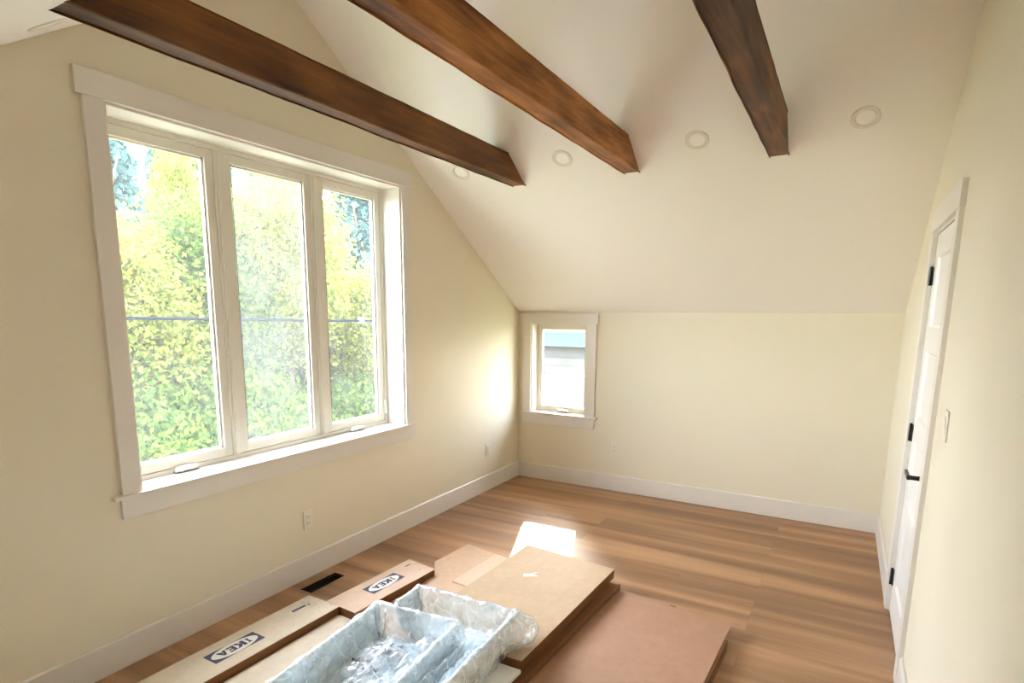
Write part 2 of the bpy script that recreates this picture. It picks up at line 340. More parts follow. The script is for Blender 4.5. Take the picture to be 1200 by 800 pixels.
# outer roof with its overhang above the far wall
c=MB(); e=.535; dz=.15
c.hexa([(-T-.3,RY,RZ+dz),(W+.5,RY,RZ+dz),(W+.5,e,H-S*e+dz),(-T-.3,e,H-S*e+dz)],[(-T-.3,RY,RZ+dz+.08),(W+.5,RY,RZ+dz+.08),(W+.5,e,H-S*e+dz+.08),(-T-.3,e,H-S*e+dz+.08)])
c.hexa([(-T-.3,YF-e,H-S*e+dz),(W+.5,YF-e,H-S*e+dz),(W+.5,RY,RZ+dz),(-T-.3,RY,RZ+dz)],[(-T-.3,YF-e,H-S*e+dz+.08),(W+.5,YF-e,H-S*e+dz+.08),(W+.5,RY,RZ+dz+.08),(-T-.3,RY,RZ+dz+.08)])
struct(c.build('roof',M['shingle']))

# baseboards
def baseboard(name, segs):
    m=MB()
    for pts,off in segs: m.prism(pts,off)
    struct(m.build(name,M['trim'],bevel=.0015))
BH=.148; BT=.016
baseboard('baseboard_left',[([(0,YF,0),(BT,YF,0),(BT,YF,BH-.006),(BT-.006,YF,BH),(0,YF,BH)],(0,-YF,0))])
baseboard('baseboard_back',[([(BT,0,0),(BT,-BT,0),(BT,-BT,BH-.006),(BT,-BT+.006,BH),(BT,0,BH)],(W-2*BT,0,0))])
CW=.088
baseboard('baseboard_right',[([(xr(0),y0,0),(xr(0)-BT,y0,0),(xr(BH)-BT,y0,BH-.006),(xr(BH)-BT+.006,y0,BH),(xr(BH),y0,BH)],(0,y1-y0,0)) for y0,y1 in ((DY1+CW+.004,0),(YF,DY0-CW-.004))])
baseboard('baseboard_front',[([(BT,YF,0),(BT,YF+BT,0),(BT,YF+BT,BH),(BT,YF,BH)],(W-2*BT,0,0))])

# ------------------------------------------------------------------ big window: a three-part casement
win=empty('window_1',(0,-2.655,.8)); struct(win,'large white three-part casement window in the sloped left wall','window')
def wb(name,mb,m,parent,**k):
    o=mb.build(name,m,None,**k); 
    o.parent=parent; o.matrix_parent_inverse=Matrix.Translation(-Vector(parent.matrix_world_loc)) if False else Matrix.Translation(-Vector(PLOC(parent)))
    return o
def PLOC(o):
    v=Vector((0,0,0))
    while o is not None: v+=Vector(o.location); o=o.parent
    return v
def part(name,mb,m,parent,**k):
    """mesh given in world coordinates, hung under its thing (things here are unrotated)"""
    p=PLOC(parent); mb.v=[(a-p.x,b-p.y,c-p.z) for a,b,c in mb.v]
    return mb.build(name,m,parent,**k)
ct=.020
m=MB(); m.box(0,ct,WY0-.082,WY0,.8,WZ1); part('side_casing',m,M['trim'],win,bevel=.0015)
m=MB(); m.box(0,ct,WY1,WY1+.082,.8,WZ1); part('side_casing',m,M['trim'],win,bevel=.0015)
m=MB(); m.box(0,ct+.006,WY0-.108,WY1+.105,WZ1,WZ1+.105); part('head_casing',m,M['trim'],win,bevel=.0015)
m=MB(); m.box(-.16,0,WY0+.001,WY1-.001,WZ0,.803); m.box(0,.036,WY0-.122,WY1+.118,WZ0,.803); part('window_sill',m,M['trim'],win,bevel=.003)
m=MB(); m.box(0,.020,WY0-.09,WY1+.086,.692,WZ0); part('apron',m,M['trim'],win,bevel=.0015)
# reveal boards
m=MB(); j=.012
m.box(-.2,.004,WY0,WY0+j,.803,WZ1); m.box(-.2,.004,WY1-j,WY1,.803,WZ1); m.box(-.2,.004,WY0+j,WY1-j,WZ1-j,WZ1)
part('jamb',m,M['trim'],win,bevel=.001)
fy0,fy1,fz0,fz1=WY0+j,WY1-j,.803,WZ1-j; FX=-.155
mull=[-2.975,-2.342]
m=MB(); m.box(FX-.06,FX,fy0,fy0+.022,fz0,fz1); m.box(FX-.06,FX,fy1-.022,fy1,fz0,fz1); m.box(FX-.06,FX,fy0+.022,fy1-.022,fz0,fz0+.022); m.box(FX-.06,FX,fy0+.022,fy1-.022,fz1-.024,fz1)
for y in mull:
    m.box(FX-.06,FX,y-.024,y+.024,fz0+.022,fz1-.024)
    m.box(FX,FX+.008,y-.009,y+.009,fz0+.024,fz1-.026)
part('window_frame',m,M['vinyl'],win,bevel=.002)
bounds=[(fy0+.022,mull[0]-.024),(mull[0]+.024,mull[1]-.024),(mull[1]+.024,fy1-.022)]
gl_m=[M['glass'],M['glass_mid'],M['glass']]
for i,(a,b) in enumerate(bounds):
    z0,z1=fz0+.024,fz1-.026; a+=.002; b-=.002; sw=.046
    m=MB(); X0,X1=FX-.05,FX-.008
    m.box(X0,X1,a,a+sw,z0,z1); m.box(X0,X1,b-sw,b,z0,z1); m.box(X0,X1,a+sw,b-sw,z0,z0+sw+.004); m.box(X0,X1,a+sw,b-sw,z1-sw,z1)
    # stepped inner lip
    q=.010; m.box(X0+.004,X1-.014,a+sw,a+sw+q,z0+sw,z1-sw); m.box(X0+.004,X1-.014,b-sw-q,b-sw,z0+sw,z1-sw); m.box(X0+.004,X1-.014,a+sw,b-sw,z0+sw,z0+sw+q); m.box(X0+.004,X1-.014,a+sw,b-sw,z1-sw-q,z1-sw)
    s=part('sash',m,M['vinyl'],win,bevel=.002)
    m=MB(); m.box(X1-.012,X1-.009,a+sw+q,a+sw+q+.003,z0+sw,z1-sw); m.box(X1-.012,X1-.009,b-sw-q-.003,b-sw-q,z0+sw,z1-sw)
    part('gasket',m,M['gasket'],s)
    m=MB(); m.box(X0+.018,X0+.022,a+sw+.004,b-sw-.004,z0+sw+.002,z1-sw-.002)
    part('glass_pane',m,gl_m[i],s)
def crank(parent, loc, rot, length=.125):
    """folding casement crank: cover, folded arm and knob"""
    r=empty('crank_handle',Vector(loc)-PLOC(parent),rot); r.parent=parent
    m=MB(); L=length/2
    prof=[(-L,0,0),(L,0,0),(L-.006,0,.017),(L-.03,0,.026),(-L+.02,0,.026),(-L+.004,0,.012)]
    m.prism(prof,(0,-.026,0)); m.build('cover',M['crank'],r,bevel=.003)
    m=MB(); m.hexa([(-L+.01,-.037,.010),(L-.02,-.037,.014),(L-.02,-.026,.014),(-L+.01,-.026,.010)],[(-L+.01,-.035,.021),(L-.02,-.035,.028),(L-.02,-.026,.028),(-L+.01,-.026,.021)])
    m.lathe([(0,0),(.008,0),(.009,.004),(.008,.016),(.005,.018),(0,.018)],(-L+.018,-.036,.014),axis=(0,-1,0),seg=14)
    m.build('arm',M['crank'],r,bevel=.001)
    m=MB(); m.box(-L,L-.003,-.027,-.001,-.003,.0); m.build('base',M['slot'],r)
    return r
# local axes: x along the sill, -y into the room
crank(win,(FX+.001,-3.285,.808),(0,0,math.pi/2))
crank(win,(FX+.001,-2.06,.808),(0,0,math.pi/2))
lk=empty('sash_lock',Vector((FX-.004,-1.757,.93))-PLOC(win)); lk.parent=win
m=MB(); m.box(0,.008,-.011,.011,-.055,.055); m.build('plate',M['crank'],lk,bevel=.004)
m=MB(); m.hexa([(.008,-.006,-.04),(.020,-.006,-.04),(.020,.006,-.04),(.008,.006,-.04)],[(.008,-.006,.035),(.013,-.006,.035),(.013,.006,.035),(.008,.006,.035)]); m.build('lever',M['crank'],lk,bevel=.002)

# ------------------------------------------------------------------ small window
w2=empty('window_2',(.43,0,.66)); struct(w2,'small white casement window low in the far wall','window')
m=MB(); m.box(.052,KX0,-ct,0,.668,KZ1); part('side_casing',m,M['trim'],w2,bevel=.0015)
m=MB(); m.box(KX1,.808,-ct,0,.668,KZ1); part('side_casing',m,M['trim'],w2,bevel=.0015)
m=MB(); m.box(.026,.826,-ct-.006,0,KZ1,1.616); part('head_casing',m,M['trim'],w2,bevel=.0015)
m=MB(); m.box(KX0+.001,KX1-.001,0,.11,KZ0,.668); m.box(.028,.836,-.034,0,KZ0,.668); part('window_sill',m,M['trim'],w2,bevel=.003)
m=MB(); m.box(.05,.806,-.02,0,.556,KZ0); part('apron',m,M['trim'],w2,bevel=.0015)
m=MB(); j=.010; m.box(KX0,KX0+j,-.004,.15,.668,KZ1); m.box(KX1-j,KX1,-.004,.15,.668,KZ1); m.box(KX0+j,KX1-j,-.004,.15,KZ1-j,KZ1); part('jamb',m,M['trim'],w2,bevel=.001)
x0,x1,z0,z1=KX0+j,KX1-j,.668,KZ1-j; FY=.10
m=MB(); m.box(x0,x0+.012,FY,FY+.06,z0,z1); m.box(x1-.012,x1,FY,FY+.06,z0,z1); m.box(x0+.012,x1-.012,FY,FY+.06,z0,z0+.014); m.box(x0+.012,x1-.012,FY,FY+.06,z1-.012,z1)
part('window_frame',m,M['vinyl'],w2,bevel=.002)
a,b,z0,z1=x0+.014,x1-.014,z0+.016,z1-.014; sw=.038
m=MB(); m.box(a,a+sw,FY+.008,FY+.05,z0,z1); m.box(b-sw,b,FY+.008,FY+.05,z0,z1); m.box(a+sw,b-sw,FY+.008,FY+.05,z0,z0+sw); m.box(a+sw,b-sw,FY+.008,FY+.05,z1-sw,z1)
s=part('sash',m,M['vinyl'],w2,bevel=.002)
m=MB(); m.box(a+sw-.002,b-sw+.002,FY+.03,FY+.034,z0+sw-.002,z1-sw+.002); part('glass_pane',m,M['glass_small'],s)
crank(w2,(.455,FY-.001,.674),(0,0,0),.10)

# ------------------------------------------------------------------ door (leans with its wall)
dr=empty('door_1',(W,(DY0+DY1)/2,0),(0,TILT,0)); struct(dr,'white panelled interior door with black hardware in the right wall','door')
yc=(DY0+DY1)/2; hy=(DY1-DY0)/2
m=MB(); m.box(-.018,0,hy,hy+CW,0,DZ+.0); m.build('side_casing',M['trim'],dr,bevel=.0015)
m=MB(); m.box(-.018,0,-hy-CW,-hy,0,DZ+.0); m.build('side_casing',M['trim'],dr,bevel=.0015)
m=MB(); m.box(-.018-.003,0,-hy-CW-.01,hy+CW+.01,DZ,DZ+.105); m.build('head_casing',M['trim'],dr,bevel=.0015)
m=MB(); m.box(-.001,.11,hy-.012,hy,0,DZ); m.box(-.001,.11,-hy,-hy+.012,0,DZ); m.box(-.001,.11,-hy+.012,hy-.012,DZ-.012,DZ); m.box(.05,.06,-hy,hy,0,DZ); m.build('jamb',M['trim'],dr)
dw=hy-.015
m=MB(); sx0,sx1=.004,.039
st=.11; zs=[(.19,.545),(.655,.99),(1.105,1.445),(1.565,1.905)]; zt=2.018
m.box(sx0,sx1,-dw,-dw+st,.008,zt); m.box(sx0,sx1,dw-st,dw,.008,zt)
zz=[.008]+[v for p in zs for v in p]+[zt]
for k in range(0,len(zz),2): m.box(sx0,sx1,-dw+st,dw-st,zz[k],zz[k+1])
slab=m.build('slab',M['door'],dr,bevel=.0012)
for z0_,z1_ in zs:
    m=MB(); m.box(sx0+.011,sx1-.011,-dw+st-.002,dw-st+.002,z0_-.002,z1_+.002)
    # sloped bead round the panel
    for (ya,yb) in ((-dw+st,-dw+st+.009),(dw-st,dw-st-.009)):
        m.poly([(sx0,ya,z0_),(sx0,ya,z1_),(sx0+.011,yb,z1_-.009),(sx0+.011,yb,z0_+.009)])
    for (za,zb) in ((z0_,z0_+.009),(z1_,z1_-.009)):
        m.poly([(sx0,-dw+st,za),(sx0,dw-st,za),(sx0+.011,dw-st-.009,zb),(sx0+.011,-dw+st+.009,zb)])
    m.build('panel',M['door'],slab,bevel=-1)
for z in (1.815,1.01,.20):
    m=MB(); m.tube([(-.006,hy-.013,z-.045),(-.006,hy-.013,z+.045)],.0065,12); m.box(-.001,.0035,hy-.038,hy+.006,z-.044,z+.044)
    m.tube([(-.006,hy-.013,z+.045),(-.006,hy-.013,z+.050)],[.0075,.004],12); m.build('hinge',M['black'],dr,smooth=False)
hd=empty('door_handle',(.004,-dw+.06,.912)); hd.parent=dr
m=MB(); m.box(-.007,0,-.033,.033,-.033,.033); m.build('rose',M['black'],hd,bevel=.002)
m=MB(); m.tube([(-.006,0,0),(-.040,0,0),(-.052,0,.001)],[.011,.010,.011],14); m.build('neck',M['black'],hd,smooth=True)
m=MB(); m.box(-.062,-.049,-.012,.115,-.009,.011); m.build('lever',M['black'],hd,bevel=.003)

# ------------------------------------------------------------------ outlets and switch
def outlet(loc, rotz, label, lit=None):
    r=empty('wall_outlet',loc,(0,0,rotz)); tag(r,label,'outlet',None)
    m=MB(); m.box(-.035,.035,-.006,0,-.0575,.0575); m.build('cover_plate',M['plate'],r,bevel=.003)
    m=MB(); m.box(-.017,.017,-.009,-.006,-.034,.034); rc=m.build('receptacle',M['plate'],r,bevel=.0015)
    m=MB()
    for z in (-.019,.019):
        m.box(-.008,-.0055,-.0095,-.0085,z-.005,z+.006); m.box(.005,.0075,-.0095,-.0085,z-.005,z+.005); m.lathe([(0,0),(.0028,0),(.0028,.0006)],(0,-.009,z-.010),axis=(0,-1,0),seg=10)
    m.build('slots',M['slot'],rc)
    return r
outlet((0,-2.648,.365),math.pi/2,'white wall outlet on the left wall, under the large window')
outlet((0,-.58,.376),math.pi/2,'white wall outlet on the left wall, close to the far corner')
outlet((1.012,0,.395),0,'white wall outlet on the far wall, right of the small window')
sw_=empty('light_switch',(xr(1.225),-2.40,1.225),(0,TILT,-math.pi/2)); tag(sw_,'white rocker light switch on the right wall beside the door casing','light switch')
m=MB(); m.box(-.035,.035,-.006,0,-.0575,.0575); m.build('cover_plate',M['plate'],sw_,bevel=.003)
m=MB(); m.hexa([(-.016,-.007,-.033),(.016,-.007,-.033),(.016,-.005,-.033),(-.016,-.005,-.033)],[(-.016,-.012,.033),(.016,-.012,.033),(.016,-.005,.033),(-.016,-.005,.033)]); m.build('rocker',M['plate'],sw_,bevel=.001)

# ------------------------------------------------------------------ recessed ceiling lights
ang=math.atan(S)
def downlight(x,y,rx,label):
    r=empty('recessed_light',(x,y,cz(y)),(rx,0,0)); tag(r,label,'ceiling light','recessed lights in the sloped ceiling')
    m=MB(); m.lathe([(.066,0),(.066,-.003),(.062,-.006),(.050,-.005),(.044,-.001),(.042,.0)],(0,0,0),seg=48); m.build('trim_ring',M['ring'],r,smooth=True)
    m=MB(); m.lathe([(0,-.0015),(.043,-.0015),(.043,0)],(0,0,0),seg=48); m.build('lens',M['lens'],r)
    return r
ly=-(2.587-H)/S
for x,l in ((2.763,'round white recessed ceiling light nearest the right wall'),(1.947,'round white recessed ceiling light between the middle beam and the right beam'),
            (1.113,'round white recessed ceiling light between the left beam end and the middle beam'),(.332,'round white recessed ceiling light just below the left beam, near the window wall')):
    downlight(x,ly,-ang,l)
downlight(.30,2*RY-ly,ang,'round recessed light on the opposite slope at the upper left edge of the view')

# ------------------------------------------------------------------ beams
def beam(x0,x1,cols,seed,label,zb=2.482,h=.163):
    mt=beam_wood('stained_lit_beam_%d'%seed,*cols,seed)  # tones mix each beam's stain with light differences painted into the colour
    ya=-(zb-H)/S; n=110; m=MB()
    y_far=ya+.0; y_near=2*RY-ya; cx=(x0+x1)/2; hw=(x1-x0)/2
    sec=[]
    rnd=random.Random(seed)
    cs=[(-1,-1),(1,-1),(1,1),(-1,1)]
    rings=[]
    for i in range(n+1):
        t=i/n; ring=[]
        for ci,(sx,sz) in enumerate(cs):
            for kk in range(3):
                # three points round each corner make an uneven waney arris
                ch=.006+.007*max(0,noise.noise(Vector((seed*9+ci*5,t*9,3)))+.1)
                if sz>0: ch*=.6
                px=sx*hw; pz=sz*h/2
                if kk==0: o=(-sx*ch if (sx*sz>0) else 0, 0 if sx*sz>0 else -sz*ch)
                elif kk==1: o=(-sx*ch*.3,-sz*ch*.3)
                else: o=(0 if sx*sz>0 else -sx*ch, -sz*ch if sx*sz>0 else 0)
                X=px+o[0]; Z=pz+o[1]
                d=.0022*noise.noise(Vector((X*20+seed,t*16,Z*20)))
                z=zb+h/2+Z
                yf=-(z-H)/S+.012; yn=2*RY-yf
                y=yn+(yf-yn)*t
                ring.append((cx+X+d,y,z+(d if sz<0 else 0)))
        b=len(m.v); m.v+=ring; rings.append(b)
    k=12
    for i in range(n):
        for q in range(k):
            q2=(q+1)%k; m.f.append((rings[i]+q,rings[i]+q2,rings[i+1]+q2,rings[i+1]+q)); m.m.append(0)
    m.f.append(tuple(rings[0]+q for q in range(k))); m.m.append(0); m.f.append(tuple(rings[-1]+q for q in reversed(range(k)))); m.m.append(0)
    o=m.build('ceiling_beam',mt,None,bevel=-1)
    tag(o,label,'beam','stained timber beams across the ceiling',kind='structure')
    return o
beam(.664,.771,((56,34,18),(104,66,32),(136,90,46)),1,'dark brown timber ceiling beam nearest the window wall')
beam(1.470,1.577,((92,54,24),(152,96,48),(196,134,74)),2,'orange brown timber ceiling beam in the middle of the three')
beam(2.312,2.416,((60,40,26),(100,66,42),(140,94,54)),3,'dark weathered timber ceiling beam nearest the right wall')

# ------------------------------------------------------------------ boxes
def L_poly(name):
    return {'I':[[(.15,0),(.85,0),(.85,.18),(.68,.18),(.68,.82),(.85,.82),(.85,1),(.15,1),(.15,.82),(.32,.82),(.32,.18),(.15,.18)]],
     'K':[[(0,0),(.34,0),(.34,1),(0,1)],[(.34,.42),(.62,0),(1.02,0),(.60,.55),(.34,.72)],[(.34,.42),(.60,.50),(.98,1),(.60,1),(.34,.66)]],
     'E':[[(0,0),(.32,0),(.32,1),(0,1)],[(.32,0),(.85,0),(.85,.24),(.32,.24)],[(.32,.40),(.76,.40),(.76,.61),(.32,.61)],[(.32,.77),(.85,.77),(.85,1),(.32,1)]],
     'A':[[(0,0),(.30,0),(.58,1),(.34,1)],[(.34,1),(.58,1),(.98,0),(.66,0)],[(.2,.16),(.8,.16),(.72,.36),(.28,.36)]]}[name]
def logo(parent, o, u, v, z, L, Wd):
    """printed logo block: o lower-left corner, u reading direction, v letter-up direction (all in the box's own frame)"""
    m=MB(); o=Vector(o); u=Vector(u).normalized(); v=Vector(v).normalized()
    P=lambda a,b,k: tuple((o+u*a+v*b).to_3d()[:2])+(z+k,)
    m.poly([P(0,0,.0004),P(L,0,.0004),P(L,Wd,.0004),P(0,Wd,.0004)],0)
    m.poly([P(L/2+L*.455*math.cos(t*math.pi/24),Wd/2+Wd*.475*math.sin(t*math.pi/24),.0007) for t in range(48)],1)
    xs=[.18,.30,.50,.655]; ws=[.10,.20,.165,.18]; lh=[.44,.50,.50,.44]
    for ch,x,wd,hh in zip('IKEA',xs,ws,lh):
        for pl in L_poly(ch): m.poly([P(L*(x+a*wd),Wd*(.5+(b-.5)*hh),.001) for a,b in pl],0)
    return m.build('printed_logo',[M['ink'],M['print_white']],parent,bevel=-1)
def quadbox(m, q, z0, z1, mi=0, top=None):
    m.hexa([(x,y,z0) for x,y in q],[(x,y,z1) for x,y in q],mi)

def flat_box(name, q, z0, z1, mats, label, group=None, cat='cardboard box', lidq=None):
    """q: four corners counter-clockwise from near-left; body and a closed lid sheet with a seam"""
    cx=sum(p[0] for p in q)/4; cy=sum(p[1] for p in q)/4
    r=empty(name,(cx,cy,z0)); tag(r,label,cat,group)
    ql=[(x-cx,y-cy) for x,y in q]
    m=MB(); quadbox(m,ql,0,z1-z0-.004); body=m.build('body',mats[1],r,bevel=.0012)
    m=MB(); g=1+.0; c2=[(x*(1+.002/max(abs(x),.01)),y*(1+.002/max(abs(y),.01))) for x,y in ql]
    if lidq: c2=[(x-cx,y-cy) for x,y in lidq]
    quadbox(m,c2,z1-z0-.0035,z1-z0); lid=m.build('lid',mats[0],r,bevel=.0008)
    return r,ql

# long slim box in front, left
qa=[(.245,-4.55),(.483,-4.55),(.508,-2.903),(.272,-2.897)]
bxA,ql=flat_box('cardboard_box',qa,0,.05,(M['card_pale'],M['card_side_shaded']),'long slim pale cardboard box with blue print, nearer the camera along the left wall')
ax,ay,_=bxA.location
logo(bxA,(.329-ax,-3.301-ay),(-.004,-.256),(.1,0),.05,.256,.099)
m=MB()
def strip(m,x0,y0,x1,y1,wd,z,mi=0):
    a=Vector((x0,y0)); b=Vector((x1,y1)); n=(b-a).normalized(); n=Vector((-n.y,n.x))*wd/2
    m.poly([tuple(a-n)+(z,),tuple(b-n)+(z,),tuple(b+n)+(z,),tuple(a+n)+(z,)],mi)
strip(m,.340-ax,-3.070-ay,.346-ax,-2.985-ay,.018,.0505); m.build('barcode',M['ink'],bxA,bevel=-1)
m=MB(); strip(m,.352-ax,-2.975-ay,.353-ax,-2.963-ay,.016,.0505); m.build('printed_square',M['ink'],bxA,bevel=-1); m=MB()
rr=random.Random(4)
for i in range(26):
    x=.30+rr.random()*.17; y=-3.0+rr.random()*.09; l=.008+.022*rr.random()
    if rr.random()<.6: strip(m,x-ax,y-ay,x-ax,y-ay+l,.0028,.0505,1)
    else: strip(m,x-ax,y-ay,x-ax+l*.7,y-ay,.0028,.0505,1)
m.build('fine_print',[M['ink'],mat('pale_ink',(150,146,142),.6)],bxA,bevel=-1)['kind']='stuff'
# box behind it
qb=[(.408,-2.893),(.632,-2.908),(.674,-2.272),(.446,-2.238)]
bxB,ql=flat_box('cardboard_box',qb,0,.05,(M['card_rose'],M['card_side_shaded']),'slim rose-tinted cardboard box with dark print, behind the long pale box')
ax,ay,_=bxB.location
logo(bxB,(.4905-ax,-2.440-ay),(-.010,-.257),(.093,-.006),.05,.257,.095)
m=MB(); strip(m,.494-ax,-2.335-ay,.497-ax,-2.293-ay,.010,.0505); m.build('barcode',M['ink_dark'],bxB,bevel=-1); m=MB()
for i in range(22):
    x=.50+rr.random()*.14; y=-2.33+rr.random()*.06; l=.006+.018*rr.random()
    strip(m,x-ax,y-ay,x-ax+l*.6*(i%2),y-ay+l*(1-i%2),.0025,.0505,1)
m.build('fine_print',[M['ink_dark'],mat('rose_ink',(172,140,130),.6)],bxB,bevel=-1)['kind']='stuff'

# thin flattened cardboard between box rows
def sheet(q,z0,z1,mt,label,cat='cardboard sheet',name='cardboard_sheet'):
    cx=sum(p[0] for p in q)/len(q); cy=sum(p[1] for p in q)/len(q)
    m=MB(); m.prism([(x-cx,y-cy,0) for x,y in q],(0,0,z1-z0)); o=m.build(name,mt,None,bevel=.0007); o.location=(cx,cy,z0); return tag(o,label,cat)
sheet([(.66,-2.90),(1.13,-2.93),(1.08,-1.83),(.80,-1.79),(.572,-1.745),(.545,-2.10),(.665,-2.262)],.0005,.005,M['card_sheet'],'thin brown cardboard sheet flat on the floor beside the stack')
sheet([(.815,-2.285),(1.08,-2.31),(1.078,-1.85),(.838,-1.812)],.0055,.013,M['card_rose'],'narrow pinkish cardboard flap lying on the brown sheet, left of the stack')
sheet([(.511,-4.4),(1.10,-4.4),(1.14,-2.945),(.635,-2.915),(.511,-2.905)],.0005,.006,M['card_pale'],'pale cardboard sheet on the floor between the long slim box and the plastic wrapped drawers')

# large brown box, right
qr=[(1.17,-4.55),(2.285,-4.55),(2.392,-2.20),(1.22,-2.10)]
r,_=flat_box('cardboard_box',qr,0,.0625,(M['card_pink'],M['card_side_shaded']),'large flat reddish brown cardboard box on the floor, right of the stack',lidq=[(1.17,-4.55),(2.285,-4.55),(2.384,-2.050),(1.215,-1.905)])
bx,by,_=r.location
m=MB(); strip(m,2.062-bx,-2.008-by,2.092-bx,-2.014-by,.008,.0629); m.build('printed_mark',[M['ink_dark']],r,bevel=-1)
# lower box of the stack with its raised edge
ql2=[(1.085,-4.5),(1.625,-4.52),(1.772,-1.985),(1.13,-1.93)]
r,_=flat_box('cardboard_box',ql2,.0675,.094,(M['card_kraft'],M['card_side_shaded']),'thin brown cardboard box under the top box of the stack')
bx,by,_=r.location
m=MB(); 
def edge(m,a,b,z0,z1,t=.006):
    a=Vector(a);b=Vector(b);n=(b-a).normalized();n=Vector((-n.y,n.x))*t
    m.hexa([(a.x,a.y,z0),(b.x,b.y,z0),(b.x+n.x,b.y+n.y,z0),(a.x+n.x,a.y+n.y,z0)],[(a.x,a.y,z1),(b.x,b.y,z1),(b.x+n.x,b.y+n.y,z1),(a.x+n.x,a.y+n.y,z1)])
edge(m,(1.627-bx,-4.5-by),(1.7705-bx,-1.987-by),.0266,.036)
m.build('raised_edge',M['card_side_shaded'],r)
# top box
qt=[(1.083,-3.0),(1.676,-2.985),(1.708,-1.914),(1.106,-1.851)]
r,_=flat_box('cardboard_box',[(1.075,-2.992),(1.674,-2.978),(1.7075,-1.915),(1.106,-1.852)],.0945,.15,(M['card_tan'],M['card_side_shaded']),'tan cardboard box on top of the stack, in front of the sunlit floor patch')
bx,by,_=r.location
m=MB()
# torn tape scuff
m.poly([(1.28-bx,-2.235-by,.0560),(1.31-bx,-2.222-by,.0560),(1.345-bx,-2.175-by,.0560),(1.33-bx,-2.215-by,.0560),(1.37-bx,-2.222-by,.0560),(1.335-bx,-2.243-by,.0560),(1.30-bx,-2.268-by,.0560)])
m.build('torn_scuff',[mat('scuff',(226,220,212),.5)],r,bevel=-1)

# white furniture board under the wrapped drawers
qb=[(1.06,-4.3),(1.628,-4.33),(1.683,-2.998),(1.10,-3.01)]
o=sheet(qb,.1305,.1465,M['board'],'white furniture board lying under the plastic wrapped drawers','furniture board','furniture_board')
o.location.z=.1045
